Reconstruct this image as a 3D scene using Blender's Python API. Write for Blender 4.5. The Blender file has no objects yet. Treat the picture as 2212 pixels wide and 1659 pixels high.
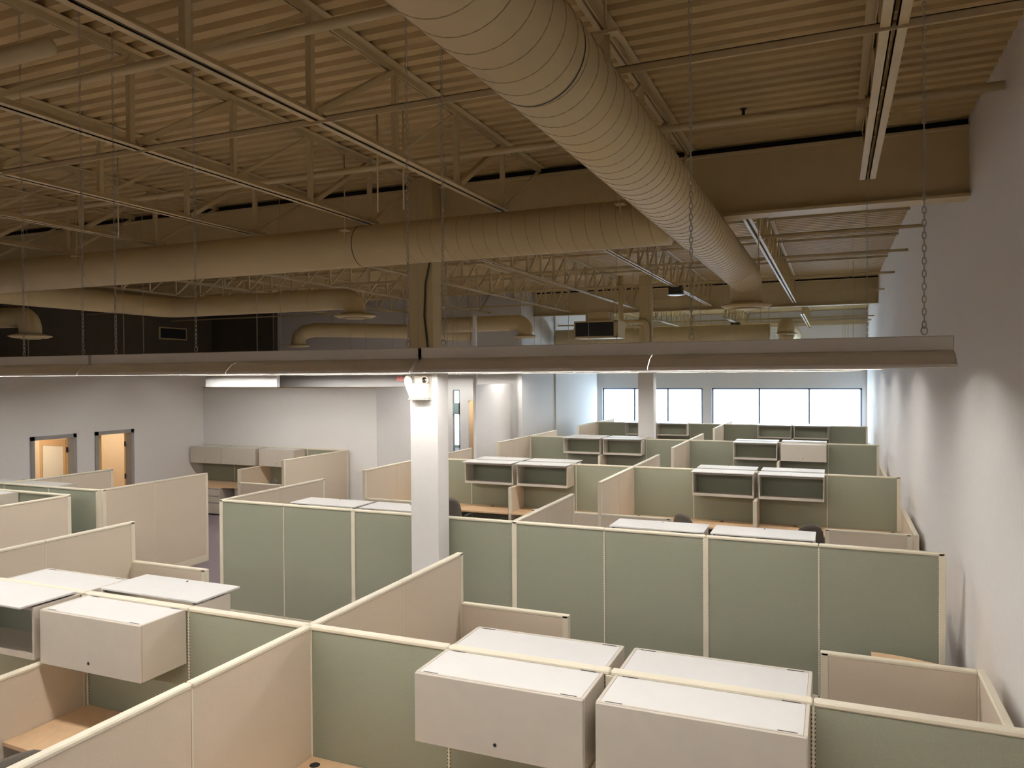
import bpy, math, random
from mathutils import Vector, Matrix
random.seed(7)
D = bpy.data
COL = bpy.context.scene.collection
sc = bpy.context.scene

# ------------------------------------------------------------------ camera, world, exposure
EYE = 3.55
cam_d = D.cameras.new('camera'); cam = D.objects.new('camera', cam_d); COL.objects.link(cam)
yaw, pitch, roll = math.radians(22.9147), math.radians(-0.7055), math.radians(-0.38766)
fw = Vector((-math.sin(yaw), math.cos(yaw), 0)); rt = Vector((math.cos(yaw), math.sin(yaw), 0)); up = Vector((0, 0, 1))
f2 = fw*math.cos(pitch) + up*math.sin(pitch); u2 = up*math.cos(pitch) - fw*math.sin(pitch)
r3 = rt*math.cos(roll) + u2*math.sin(roll); u3 = u2*math.cos(roll) - rt*math.sin(roll)
m = Matrix.Identity(4)
for i in range(3):
    m[i][0] = r3[i]; m[i][1] = u3[i]; m[i][2] = -f2[i]
m[2][3] = EYE
cam.matrix_world = m
cam_d.sensor_width = 36; cam_d.lens = 1645.75/2212*36; cam_d.clip_end = 200
sc.camera = cam
sc.view_settings.view_transform = 'Standard'; sc.view_settings.look = 'None'
sc.view_settings.gamma = 1; sc.view_settings.exposure = 1.0
try: sc.view_settings.use_curve_mapping = False
except Exception: pass
sc.cycles.max_bounces = 10; sc.cycles.diffuse_bounces = 6; sc.cycles.glossy_bounces = 3
sc.cycles.sample_clamp_indirect = 6; sc.cycles.caustics_reflective = False; sc.cycles.caustics_refractive = False
w = D.worlds.new('sky'); sc.world = w; w.use_nodes = True
w.node_tree.nodes['Background'].inputs[0].default_value = (.62, .81, 1, 1)
w.node_tree.nodes['Background'].inputs[1].default_value = 7.0
TUBE = 36.0       # how strongly the fluorescent tubes shine

# ------------------------------------------------------------------ materials
def mat(name, col, rough=.6, metal=0, emit=None, var=0, bump=0, scale=60, spec=.4, obj=True):
    mt = D.materials.new(name); mt.use_nodes = True; nt = mt.node_tree; b = nt.nodes['Principled BSDF']
    b.inputs['Base Color'].default_value = (*col, 1); b.inputs['Roughness'].default_value = rough
    b.inputs['Metallic'].default_value = metal; b.inputs['Specular IOR Level'].default_value = spec
    if emit:
        b.inputs['Emission Color'].default_value = (*emit[0], 1); b.inputs['Emission Strength'].default_value = emit[1]
    if var or bump:
        tc = nt.nodes.new('ShaderNodeTexCoord'); n = nt.nodes.new('ShaderNodeTexNoise')
        n.inputs['Scale'].default_value = scale; n.inputs['Detail'].default_value = 3
        nt.links.new(tc.outputs['Object'], n.inputs['Vector'])
        if var:
            rp = nt.nodes.new('ShaderNodeValToRGB')
            rp.color_ramp.elements[0].position = .3; rp.color_ramp.elements[1].position = .7
            rp.color_ramp.elements[0].color = (*[c*(1-var) for c in col], 1)
            rp.color_ramp.elements[1].color = (*[min(1, c*(1+var)) for c in col], 1)
            nt.links.new(n.outputs['Fac'], rp.inputs['Fac']); nt.links.new(rp.outputs['Color'], b.inputs['Base Color'])
        if bump:
            bp = nt.nodes.new('ShaderNodeBump'); bp.inputs['Strength'].default_value = bump; bp.inputs['Distance'].default_value = .002
            nt.links.new(n.outputs['Fac'], bp.inputs['Height']); nt.links.new(bp.outputs['Normal'], b.inputs['Normal'])
    return mt
M = {}
M['green'] = mat('green_fabric', (.27, .278, .212), .95, var=.10, bump=.5, scale=240, spec=.1)
M['beige'] = mat('beige_fabric', (.65, .56, .45), .95, var=.07, bump=.5, scale=240, spec=.1)
M['cream'] = mat('cream_enamel', (.74, .68, .54), .45, var=.02, scale=5)
M['bin'] = mat('off_white_laminate', (.57, .515, .44), .5, var=.02, scale=9)
M['lid'] = mat('white_laminate', (.64, .625, .605), .38, var=.015, scale=9)
M['dark'] = mat('black_fittings_and_shade', (.012, .012, .014), .6)  # black fittings, and the painted shade of the gaps over the headers
M['gap'] = mat('dark_shadow_gap', (.05, .045, .04), .8)
M['wood'] = mat('maple_laminate', (.70, .48, .29), .45, var=.05, scale=14)
M['edge'] = mat('maple_edge_band', (.62, .40, .21), .5)
M['carpet'] = mat('grey_purple_carpet', (.20, .165, .18), 1, var=.18, bump=.8, scale=120, spec=.05)
M['wall'] = mat('white_wall_paint', (.77, .75, .73), .85, var=.012, bump=.05, scale=14, spec=.2)
M['wallg'] = mat('grey_wall_paint', (.62, .61, .59), .85, var=.012, scale=14, spec=.2)
M['plenum'] = mat('plenum_gloom_tint', (.10, .085, .06), .9, var=.05, scale=4, spec=.1)  # darkened base colour gives the unlit space over the offices its gloom
M['ceil'] = mat('bounce_tinted_ceiling_paint', (.47, .345, .16), .62, var=.04, scale=3, spec=.3)  # whitish paint, with the dim warm bounce light tinted into its colour
M['duct'] = mat('bounce_tinted_duct_paint', (.53, .425, .235), .5, var=.02, scale=3, spec=.35)  # same warm bounce tint mixed into the duct colour
M['steel'] = mat('bounce_tinted_steel', (.52, .415, .23), .5, var=.03, scale=6, spec=.4)  # joists and girders get the bounce light tint in their colour too
M['seam'] = mat('duct_seam', (.36, .28, .15), .6)
M['fixture'] = mat('white_enamel_fixture', (.84, .80, .72), .4, var=.02, scale=4)
M['chain'] = mat('zinc_chain', (.45, .42, .36), .4, metal=.8)
M['doorframe'] = mat('grey_metal_door_frame', (.30, .29, .28), .5)
M['warmwall'] = mat('warm_room_paint', (.74, .61, .44), .8, var=.02, scale=8)
M['chair'] = mat('charcoal_fabric', (.11, .095, .08), .9, var=.2, bump=.4, scale=200)
M['plastic'] = mat('black_plastic', (.03, .028, .028), .45)
M['tube'] = mat('lit_fluorescent_tube', (.9, .9, .9), .3, emit=((1, .98, .955), TUBE))
M['exitw'] = mat('exit_sign_face', (.75, .74, .70), .5)
M['red'] = mat('red_letters', (.45, .03, .02), .5, emit=((.8, .05, .03), .35))
M['chrome'] = mat('chrome', (.6, .6, .6), .15, metal=1)
M['tag'] = mat('pale_blue_tag', (.72, .80, .90), .6)
M['bag'] = mat('clear_bag', (.80, .76, .66), .25, spec=.6)
M['alum'] = mat('window_aluminium', (.20, .26, .36), .4, metal=.3)
M['teal'] = mat('teal_grey_door_frame', (.22, .30, .30), .5)
M['shelfwood'] = mat('yellow_shelf_board', (.72, .48, .18), .5, var=.03, scale=10)
g = D.materials.new('window_glass'); g.use_nodes = True; nt = g.node_tree
nt.nodes.remove(nt.nodes['Principled BSDF'])
tr = nt.nodes.new('ShaderNodeBsdfTransparent'); gl = nt.nodes.new('ShaderNodeBsdfGlossy'); mx = nt.nodes.new('ShaderNodeMixShader')
gl.inputs['Roughness'].default_value = .05; mx.inputs[0].default_value = .05
nt.links.new(tr.outputs[0], mx.inputs[1]); nt.links.new(gl.outputs[0], mx.inputs[2]); nt.links.new(mx.outputs[0], nt.nodes['Material Output'].inputs[0])
M['glass'] = g
# cream strip with a line of dark punched slots (slotted standard between panels)
g = D.materials.new('slotted_standard'); g.use_nodes = True; nt = g.node_tree; b = nt.nodes['Principled BSDF']
tc = nt.nodes.new('ShaderNodeTexCoord'); sx = nt.nodes.new('ShaderNodeSeparateXYZ'); ml = nt.nodes.new('ShaderNodeMath'); ml.operation = 'MULTIPLY'; ml.inputs[1].default_value = 40
fr = nt.nodes.new('ShaderNodeMath'); fr.operation = 'FRACT'; gt = nt.nodes.new('ShaderNodeMath'); gt.operation = 'GREATER_THAN'; gt.inputs[1].default_value = .5
mc = nt.nodes.new('ShaderNodeMix'); mc.data_type = 'RGBA'; mc.inputs[6].default_value = (.55, .5, .38, 1); mc.inputs[7].default_value = (.05, .05, .04, 1)
nt.links.new(tc.outputs['Object'], sx.inputs[0]); nt.links.new(sx.outputs[2], ml.inputs[0]); nt.links.new(ml.outputs[0], fr.inputs[0]); nt.links.new(fr.outputs[0], gt.inputs[0])
nt.links.new(gt.outputs[0], mc.inputs[0]); nt.links.new(mc.outputs[2], b.inputs['Base Color']); b.inputs['Roughness'].default_value = .6
M['slots'] = g

# ------------------------------------------------------------------ mesh helpers
class MB:
    def __init__(s): s.v = []; s.f = []
    def add(s, vs, fs):
        n = len(s.v); s.v += [tuple(v) for v in vs]; s.f += [tuple(i+n for i in f) for f in fs]; return s
    def box(s, x0, x1, y0, y1, z0, z1, c=0):
        if x0 > x1: x0, x1 = x1, x0
        if y0 > y1: y0, y1 = y1, y0
        if c <= 0:
            return s.add([(x0,y0,z0),(x1,y0,z0),(x1,y1,z0),(x0,y1,z0),(x0,y0,z1),(x1,y0,z1),(x1,y1,z1),(x0,y1,z1)],
                  [(0,3,2,1),(4,5,6,7),(0,1,5,4),(1,2,6,5),(2,3,7,6),(3,0,4,7)])
        # chamfered box: 24 vertices
        c = min(c, (x1-x0)/2.01, (y1-y0)/2.01, (z1-z0)/2.01)
        X = (x0, x1); Y = (y0, y1); Z = (z0, z1); vs = []; idx = {}
        for i in (0, 1):
            for j in (0, 1):
                for k in (0, 1):
                    sx, sy, sz = 1-2*i, 1-2*j, 1-2*k
                    idx[i,j,k,'x'] = len(vs); vs.append((X[i], Y[j]+sy*c, Z[k]+sz*c))
                    idx[i,j,k,'y'] = len(vs); vs.append((X[i]+sx*c, Y[j], Z[k]+sz*c))
                    idx[i,j,k,'z'] = len(vs); vs.append((X[i]+sx*c, Y[j]+sy*c, Z[k]))
        fs = []
        def q(cs, flip): fs.append(tuple(reversed(cs)) if flip else tuple(cs))
        for i in (0, 1):
            q([idx[i,0,0,'x'], idx[i,1,0,'x'], idx[i,1,1,'x'], idx[i,0,1,'x']], i == 0)
            q([idx[0,i,0,'y'], idx[0,i,1,'y'], idx[1,i,1,'y'], idx[1,i,0,'y']], i == 0)
            q([idx[0,0,i,'z'], idx[1,0,i,'z'], idx[1,1,i,'z'], idx[0,1,i,'z']], i == 0)
        for a in (0, 1):
            for b_ in (0, 1):
                fl = (a == b_)
                q([idx[a,b_,0,'x'], idx[a,b_,1,'x'], idx[a,b_,1,'y'], idx[a,b_,0,'y']], fl)
                q([idx[a,0,b_,'x'], idx[a,0,b_,'z'], idx[a,1,b_,'z'], idx[a,1,b_,'x']], fl)
                q([idx[0,a,b_,'y'], idx[1,a,b_,'y'], idx[1,a,b_,'z'], idx[0,a,b_,'z']], fl)
        for i in (0, 1):
            for j in (0, 1):
                for k in (0, 1):
                    q([idx[i,j,k,'x'], idx[i,j,k,'y'], idx[i,j,k,'z']], (i+j+k) % 2 == 0)
        return s.add(vs, fs)
    def bar(s, a, b, w_, h, upv=(0, 0, 1)):
        a, b = Vector(a), Vector(b); d = (b-a).normalized(); u = Vector(upv)
        if abs(d.dot(u)) > .98: u = Vector((0, 1, 0))
        sd = d.cross(u).normalized(); u = sd.cross(d).normalized()
        vs = []
        for p in (a, b):
            for i, j in ((-1,-1),(1,-1),(1,1),(-1,1)): vs.append(p + sd*w_/2*i + u*h/2*j)
        return s.add(vs, [(3,2,1,0),(4,5,6,7),(0,1,5,4),(1,2,6,5),(2,3,7,6),(3,0,4,7)])
    def tube(s, pts, r, n=12, caps=True, closed=False):
        pts = [Vector(p) for p in pts]; rs = r if isinstance(r, (list, tuple)) else [r]*len(pts)
        vs, fs = [], []; prev = None; L = len(pts)
        for i, p in enumerate(pts):
            if closed: d = (pts[(i+1) % L]-pts[i-1]).normalized()
            else: d = (pts[min(i+1, L-1)]-pts[max(i-1, 0)]).normalized()
            if prev is None:
                u = Vector((0,0,1)) if abs(d.z) < .9 else Vector((0,1,0)); u = (u-d*u.dot(d)).normalized()
            else: u = (prev-d*prev.dot(d)).normalized()
            prev = u; sd = d.cross(u)
            for k in range(n):
                a = 2*math.pi*k/n; vs.append(p+(u*math.cos(a)+sd*math.sin(a))*rs[i])
        R = L if closed else L-1
        for i in range(R):
            j = (i+1) % L
            for k in range(n):
                k2 = (k+1) % n; fs.append((i*n+k, i*n+k2, j*n+k2, j*n+k))
        if caps and not closed:
            fs.append(tuple(range(n-1, -1, -1))); fs.append(tuple((L-1)*n+k for k in range(n)))
        return s.add(vs, fs)
    def lathe(s, prof, cx, cy, n=28):
        vs, fs = [], []
        for r, z in prof:
            for k in range(n):
                a = 2*math.pi*k/n; vs.append((cx+r*math.cos(a), cy+r*math.sin(a), z))
        for i in range(len(prof)-1):
            for k in range(n):
                k2 = (k+1) % n; fs.append((i*n+k, i*n+k2, (i+1)*n+k2, (i+1)*n+k))
        return s.add(vs, fs)
    def prism(s, poly, z0, z1):
        n = len(poly); ar = sum(poly[i][0]*poly[(i+1) % n][1]-poly[(i+1) % n][0]*poly[i][1] for i in range(n))
        if ar < 0: poly = poly[::-1]
        vs = [(x, y, z0) for x, y in poly]+[(x, y, z1) for x, y in poly]
        fs = [tuple(range(n-1, -1, -1)), tuple(range(n, 2*n))]+[(i, (i+1) % n, (i+1) % n+n, i+n) for i in range(n)]
        return s.add(vs, fs)
    def build(s, name, mt, parent=None, smooth=False):
        me = D.meshes.new(name); me.from_pydata(s.v, [], s.f); me.update()
        me.materials.append(M[mt] if isinstance(mt, str) else mt)
        if smooth:
            for p in me.polygons: p.use_smooth = True
        o = D.objects.new(name, me); COL.objects.link(o)
        if parent: o.parent = parent
        return o
def tag(o, label=None, cat=None, group=None, kind=None):
    if label: o['label'] = label
    if cat: o['category'] = cat
    if group: o['group'] = group
    if kind: o['kind'] = kind
    return o
def thing(name, label, cat, loc=(0, 0, 0), rz=0, group=None):
    o = D.objects.new(name, None); o.empty_display_size = .1; COL.objects.link(o); o.location = loc; o.rotation_euler = (0, 0, rz)
    return tag(o, label, cat, group)
def struct(name, mb, mt, smooth=False):
    return tag(mb.build(name, mt, smooth=smooth), kind='structure')
KIDS = {}
def dup(root, loc, rz=None, label=None, group=None):
    r = root.copy(); COL.objects.link(r); r.location = loc
    if rz is not None: r.rotation_euler = (0, 0, rz)
    if label: r['label'] = label
    if group: r['group'] = group
    if root.name not in KIDS:
        KIDS[root.name] = [(c, [gc for gc in D.objects if gc.parent == c]) for c in D.objects if c.parent == root]
    for c, gs in KIDS[root.name]:
        c2 = c.copy(); COL.objects.link(c2); c2.parent = r
        for g_ in gs:
            g2 = g_.copy(); COL.objects.link(g2); g2.parent = c2
    return r
def arc(cx, cy, r, a0, a1, n=8):
    return [(cx+r*math.cos(math.radians(a0+(a1-a0)*i/n)), cy+r*math.sin(math.radians(a0+(a1-a0)*i/n))) for i in range(n+1)]

# ------------------------------------------------------------------ room shell
WR = 1.23            # right wall
Y1, Y2, YF = 8.72, 25.53, 33.9
struct('floor', MB().box(-24, WR+.2, -7, YF+.3, -.1, 0), 'carpet')
struct('wall_right', MB().box(WR, WR+.2, -7, YF+.3, 0, 7.2), 'wall')
struct('wall_behind', MB().box(-24, WR+.2, -7.2, -7, 0, 7.2), 'wall')
# far wall with the window openings
WIN = [(-9.82, -5.29, [-8.33, -6.82]), (-4.90, 1.045, [-2.93, -.953])]
zb, zt = .95, 2.91
fwall = MB()
xs = [-24, -9.82, -5.29, -4.90, 1.045, WR]
fwall.box(-24, -19.2, YF, YF+.25, 0, 7.2); fwall.box(-19.2, -16.2, YF, YF+.25, 3.3, 7.2); fwall.box(-16.2, xs[1], YF, YF+.25, 0, 7.2); fwall.box(xs[2], xs[3], YF, YF+.25, zb, zt); fwall.box(xs[4], xs[5], YF, YF+.25, zb, zt)  # left part has an added opening, so sky brightens the glazed door
fwall.box(xs[1], xs[5], YF, YF+.25, 0, zb); fwall.box(xs[1], xs[5], YF, YF+.25, zt, 7.2)
struct('wall_far', fwall, 'wall')
for n_, (a, b, muls) in enumerate(WIN):
    w_ = D.objects.new('window_%d' % (n_+1), None); COL.objects.link(w_); w_.location = ((a+b)/2, YF, zb); w_['kind'] = 'structure'
    fr_ = MB(); L = (b-a)/2
    fr_.box(-L, L, .06, .14, 0, .06); fr_.box(-L, L, .06, .14, zt-zb-.07, zt-zb)
    fr_.box(-L, -L+.07, .06, .14, 0, zt-zb); fr_.box(L-.07, L, .06, .14, 0, zt-zb)
    for q in muls: fr_.box(q-(a+b)/2-.035, q-(a+b)/2+.035, .06, .14, 0, zt-zb)
    fr_.build('window_frame', 'alum', w_)
    MB().box(-L+.05, L-.05, .10, .104, .04, zt-zb-.05).build('window_pane', 'glass', w_)
    MB().box(-L, L, -.03, .06, -.03, 0).build('window_sill', 'wall', w_)
# left office wall with two doorways, the rooms behind, and a slab over them
WL, ZL = -16.0, 3.80
DOORS = [(11.14, 12.12), (12.70, 13.67)]; DH = 2.22
lw = MB(); ys = [-7, 11.14, 12.12, 12.70, 13.67, 16.1]
for a, b in ((ys[0], ys[1]), (ys[2], ys[3]), (ys[4], ys[5])): lw.box(WL-.15, WL, a, b, 0, ZL)
for a, b in DOORS: lw.box(WL-.15, WL, a, b, DH, ZL)
struct('wall_left', lw, 'wall')
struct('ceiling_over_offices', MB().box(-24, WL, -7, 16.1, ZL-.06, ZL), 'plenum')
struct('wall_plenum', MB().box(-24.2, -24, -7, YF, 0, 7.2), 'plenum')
struct('wall_plenum_back', MB().box(-24, -20.7, 24.5, 24.68, 0, 7.2), 'plenum')
# interior of the two offices
struct('wall_office_back', MB().box(-19.2, -19.1, 10, 15, 0, 3.7), 'warmwall')
struct('wall_office_side', MB().box(-19.1, WL-.15, 12.36, 12.46, 0, 3.7), 'warmwall')
struct('wall_office_end', MB().box(-19.1, WL-.15, 14.5, 14.6, 0, 3.7), 'warmwall')
struct('wall_office_near', MB().box(-19.1, WL-.15, 10.0, 10.1, 0, 3.7), 'warmwall')
struct('ceiling_office', MB().box(-19.1, WL-.15, 10.1, 14.5, 2.75, 2.8), 'wall')
for n_, (a, b) in enumerate(DOORS):
    d_ = D.objects.new('door_%d' % (n_+1), None); COL.objects.link(d_); d_.location = (WL, (a+b)/2, 0); d_['kind'] = 'structure'
    h = (b-a)/2; f_ = MB()
    for s_ in (-1, 1): f_.box(-.17, .03, s_*(h+.05), s_*(h-.035), 0, DH+.05)
    f_.box(-.17, .03, -h-.05, h+.05, DH-.035, DH+.05); f_.build('door_frame', 'doorframe', d_)
    # leaf swung fully open, back against the inside of the wall
    MB().box(-.235, -.19, h-.02, h+.86, .01, DH-.05).build('door_leaf', 'shelfwood', d_)
    hg = MB()
    for z_ in (.3, 1.1, 1.9): hg.box(-.19, -.16, h-.06, h-.03, z_-.06, z_+.06)
    hg.build('door_hinge', 'plastic', d_)
    MB().tube([(-.235, h+.78, 1.0), (-.29, h+.78, 1.0), (-.29, h+.68, 1.0)], .011, 8).build('door_handle', 'chrome', d_)
# glazed relite seen through the first doorway
t = thing('interior_glass_door', 'glazed timber door standing inside the office, seen through the doorway with dark hinges', 'door', (-16.98, 12.325, 0), math.pi/2)
f_ = MB(); f_.box(-.02, .02, -.45, -.36, 0, 2.1); f_.box(-.02, .02, .36, .45, 0, 2.1); f_.box(-.02, .02, -.36, .36, 1.95, 2.1); f_.box(-.02, .02, -.36, .36, 0, .3)
f_.build('door_frame', 'edge', t); MB().box(-.006, .006, -.36, .36, .3, 1.95).build('door_glass', 'bag', t)
MB().tube([(-.02, .40, 1.0), (-.06, .40, 1.0), (-.06, .32, 1.0)], .01, 8).build('door_handle', 'chrome', t)
# ceiling lamps of the offices (warm panels)
for y_ in (11.3, 13.4):
    t = thing('office_ceiling_light', 'warm recessed ceiling panel in the office behind the %s doorway' % ('wider-framed' if y_ < 12 else 'brightly lit plain'), 'ceiling light', (-17.6, y_, 2.72))
    MB().box(-.35, .35, -.3, .3, -.02, .03).build('light_housing', 'fixture', t)
    MB().box(-.32, .32, -.27, .27, -.024, -.02).build('diffuser', mat('warm_lit_diffuser', (.9, .8, .6), .5, emit=((1, .85, .66), 15)), t)
# back wall of the left bay, its return, and the openings beyond
struct('wall_back', MB().box(WL, -10.4, 16.0, 16.14, 0, 3.24), 'wall')
struct('wall_return', MB().box(-10.54, -10.4, 16.14, 19.7, 0, 3.24), 'wall')
struct('wall_return_far', MB().box(-10.46, -10.4, 21.72, 24.6, 0, 3.24), 'wall')
struct('trim_1', MB().box(WL, -10.38, 15.99, 16.16, 3.24, 3.262), 'steel')
struct('trim_2', MB().box(-10.56, -10.38, 16.16, 19.7, 3.24, 3.262), 'steel')
struct('wall_end_post', MB().box(-10.47, -10.37, 21.62, 21.72, 0, 5.4), 'wall')
struct('wall_upper_left', MB().box(-19.5, -16.28, 19.35, 19.5, 0, 4.3), 'wall')
gw = MB(); gw.box(-24, -12.79, 24.7, 24.85, 0, 7.2); gw.box(-12.79, -12.50, 24.7, 24.85, 3.02, 7.2)
gw.box(-12.50, -12.16, 24.7, 24.85, 0, 7.2); gw.box(-12.16, -11.2, 24.7, 24.85, 2.62, 7.2); gw.box(-11.2, -10.0, 24.7, 24.85, 0, 7.2)
struct('wall_grey', gw, 'wallg')
struct('wall_far_left', MB().box(-10.05, -9.9, 24.3, 33.3, 0, 7.2), 'wallg')
struct('wall_pilaster', MB().box(-10.0, -9.84, 27.6, 29.6, 0, 7.2), 'wallg')
struct('wall_recess', MB().box(-10.45, -10.3, 33.3, YF, 0, 7.2), 'wall')
# blue-grey exterior door with a transom in the grey wall
t = D.objects.new('door_3', None); COL.objects.link(t); t.location = (-12.645, 24.77, 0); t['kind'] = 'structure'
f_ = MB(); f_.box(-.15, .15, -.05, .05, 2.12, 2.53); f_.box(.09, .15, -.05, .05, 0, 3.02); f_.box(-.15, .15, -.05, .05, 2.96, 3.02); f_.box(-.15, .15, -.05, .05, .9, 1.0); f_.box(-.15, .15, -.05, .05, 0, .2)
f_.build('door_frame', 'teal', t)
MB().box(-.15, .09, -.003, .003, .2, 2.96).build('door_glass', 'glass', t)
MB().box(-.05, .1, -.12, -.05, 2.17, 2.23).build('door_closer', 'teal', t)
# room with warm-lit wooden shelving behind the second opening
struct('wall_store_back', MB().box(-12.5, -10.3, 26.5, 26.6, 0, 3.0), 'warmwall')
struct('ceiling_store', MB().box(-12.5, -10.3, 24.85, 26.5, 2.9, 2.95), 'wall')
struct('wall_store_side', MB().box(-12.48, -12.4, 24.85, 26.6, 0, 3.0), 'warmwall')
t = thing('shelving_unit', 'yellow wooden shelving unit in the warm-lit store room opening', 'shelf', (-11.75, 25.85, 0))
f_ = MB(); f_.box(-.55, -.51, -.2, .2, 0, 2.4); f_.box(.51, .55, -.2, .2, 0, 2.4); f_.build('side_panel', 'shelfwood', t)
for z_ in (.3, .85, 1.1, 1.55, 2.0, 2.4): MB().box(-.51, .51, -.2, .2, z_-.03, z_).build('shelf', 'shelfwood', t)
MB().box(-.55, .55, .2, .22, 0, 2.4).build('back_panel', 'shelfwood', t)
t = thing('store_ceiling_light', 'warm square lamp on the store room ceiling above the wooden shelves', 'ceiling light', (-11.7, 25.3, 2.84))
MB().box(-.3, .3, -.15, .15, -.02, .06).build('light_housing', 'fixture', t)
MB().box(-.27, .27, -.12, .12, -.024, -.02).build('diffuser', mat('warm_lit_panel', (.9, .8, .6), .5, emit=((1, .78, .5), 22)), t)
tag(MB().box(-.3, .3, -.14, .14, 0, .36, .03).build('dark_box', 'chair'), 'dark box on the middle shelf of the wooden shelving unit', 'box').location = (-11.8, 25.80, 1.105)

# roof deck: corrugated sheets per bay, flutes running across the room
def deck(name, y0, y1, z, x0=-24, x1=WR):
    P, mb = .176, MB(); n = int((y1-y0)/P)+1; pts = []
    for i in range(n):
        y = y0+i*P
        pts += [(y, 0), (y+.088, 0), (y+.112, .055), (y+.148, .055)]
    vs = [(x0, y, z+h) for y, h in pts]+[(x1, y, z+h) for y, h in pts]; k = len(pts)
    mb.add(vs, [(i, i+1, k+i+1, k+i) for i in range(k-1)])
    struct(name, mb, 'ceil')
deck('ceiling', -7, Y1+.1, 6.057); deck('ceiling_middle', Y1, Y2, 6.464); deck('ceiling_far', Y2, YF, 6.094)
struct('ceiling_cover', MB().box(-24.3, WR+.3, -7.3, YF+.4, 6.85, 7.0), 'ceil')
# deep header girders: fascia with lower flange; black strip above stands for the shade in the flute gap
def header(n, y, z0, z1, zr):
    h = MB(); h.box(-24, WR, y-.02, y+.02, z0+.03, z1); h.box(-24, WR, y-.13, y+.13, z0, z0+.03); h.box(-24, WR, y-.08, y+.08, z1, z1+.025)
    struct('trim_%d' % n, h, 'steel')
    struct('trim_%d' % (n+1), MB().box(-24, WR, y+.05, y+.08, z1, zr+.12), 'dark')
header(3, Y1, 5.261, 5.946, 6.057); header(5, Y2, 5.622, 6.39, 6.464)
h_ = MB(); h_.box(-9.9, WR, YF-.3, YF-.02, 5.56, 5.62); struct('trim_7', h_, 'steel')

# ------------------------------------------------------------------ roof joists
def joist(label, x, y0, y1, zb_, zt_, pitch, yref, part_w=.05, gap=.05, cut=None):
    big = cut is not None
    t = thing('roof_joist', label, 'roof joist', (x, 0, zb_))
    h = zt_-zb_; cb1 = cut if cut else y1
    bc = MB(); tcm = MB()
    for s_ in (-1, 1):
        bc.box(s_*gap/2, s_*(gap/2+part_w), y0, cb1, 0, .008); bc.box(s_*gap/2, s_*(gap/2+.008), y0, cb1, 0, part_w)
        tcm.box(s_*gap/2, s_*(gap/2+part_w*1.25), y0, y1, h-.008, h); tcm.box(s_*gap/2, s_*(gap/2+.008), y0, y1, h-part_w, h)
    bc.build('bottom_chord', 'steel', t); tcm.build('top_chord', 'steel', t)
    k0 = math.ceil((y0-yref)/pitch); y = yref+k0*pitch; i = k0
    while y < cb1+.05:
        MB().bar((0, y, .03), (0, y, h-.03), .045, .045).build('vertical_strut', 'steel', t)
        if y+pitch <= y1+.6:
            ye = min(y+pitch, y1)
            if y+pitch <= cb1+.05:
                a_, b_ = (0, y+.04, .04), (0, ye-.04, h-.05)
            else: a_, b_ = (0, y+.04, .04), (0, y1-.05, h-.05)
            MB().bar(a_, b_, (.06 if i % 2 else .022) if big else .03, .045 if i % 2 else .03).build('diagonal_strut', 'steel', t)
        y += pitch; i += 1
    return t
J1 = [.285, -1.51, -3.29, -4.98, -6.67, -8.36, -10.05, -11.75, -13.4]
J1N = ['with pale twin flanges beside the side wall', 'above the big spiral duct pointing away', 'with bright lower chord running to the steel column', 'one bay beyond the brightest near joist',
       'ending over the cross duct midway', 'ending above the diffuser elbow', 'low over the far end of the cross duct', 'behind six others, deep in the dim corner', 'last one over the dim office wall']
for x, nm in zip(J1, J1N): joist('cream steel roof joist '+nm, x, -5.3, Y1-.03, 5.317, 6.052, 1.092, 3.19, .056, .020, cut=7.73)
J2 = [-1.13, -3.68, -6.13, -8.55, -11.28, -13.8, -16.3]
J2N = ['first from the white side wall', 'carrying the small square lamp', 'third from the white side wall', 'fourth from the white side wall', 'fifth from the white side wall', 'sixth from the white side wall', 'seventh from the white side wall']
for x, nm in zip(J2, J2N): joist('open web joist in middle bay, '+nm, x, Y1+.15, Y2-.05, 5.724, 6.459, .85, 9.43, .05, .022)
J3 = [-.92, -3.33, -5.64, -7.95, -10.5, -12.8]
J3N = ['first', 'second', 'third', 'fourth', 'fifth', 'sixth']
for x, nm in zip(J3, J3N): joist('slim joist in the last roof bay, %s from the side wall' % nm, x, Y2+.15, YF-.02, 5.40, 6.089, .93, 26.1, .05, .022)
# bridging angles and pipes running across the joists
def bridging(label, y, z, x0=-24, x1=WR, s_=.045):
    t = thing('bridging_angle', label, 'bridging bar', (0, y, z))
    MB().box(x0, x1, -.004, .004, -s_, 0).box(x0, x1, -.004, s_, -.006, 0).build('steel_angle', 'steel', t)
bridging('bright thin bridging bar across the lower chords nearest the spiral duct bend', 4.37, 5.345)
bridging('thin bridging bar hidden above the lower chords behind the spiral duct mouth', 1.0, 5.345)
names = ['first', 'second', 'third', 'fourth', 'fifth', 'sixth', 'seventh']
for i, (y, z) in enumerate([(12.95, 5.77), (15.0, 6.43), (15.4, 5.77), (17.6, 6.43), (18.7, 5.77), (20.9, 6.43), (22.4, 5.77)]):
    bridging('slender bridging bar crossing the middle roof bay, %s beyond the header girder' % names[i], y, z, -24, WR, .05)
for i, (y, z) in enumerate([(27.9, 5.45), (30.0, 5.45), (32.2, 5.45)]):
    bridging('slender bridging bar crossing the last roof bay, %s from the windows' % names[2-i], y, z, -24, WR, .05)
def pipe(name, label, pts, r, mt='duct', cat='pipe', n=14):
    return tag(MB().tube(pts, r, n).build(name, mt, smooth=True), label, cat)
pipe('sprinkler_pipe', 'painted sprinkler pipe running across the roof just before the header girder', [(-16, 6.89, 5.75), (WR-.02, 6.89, 5.75)], .033)
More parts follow.
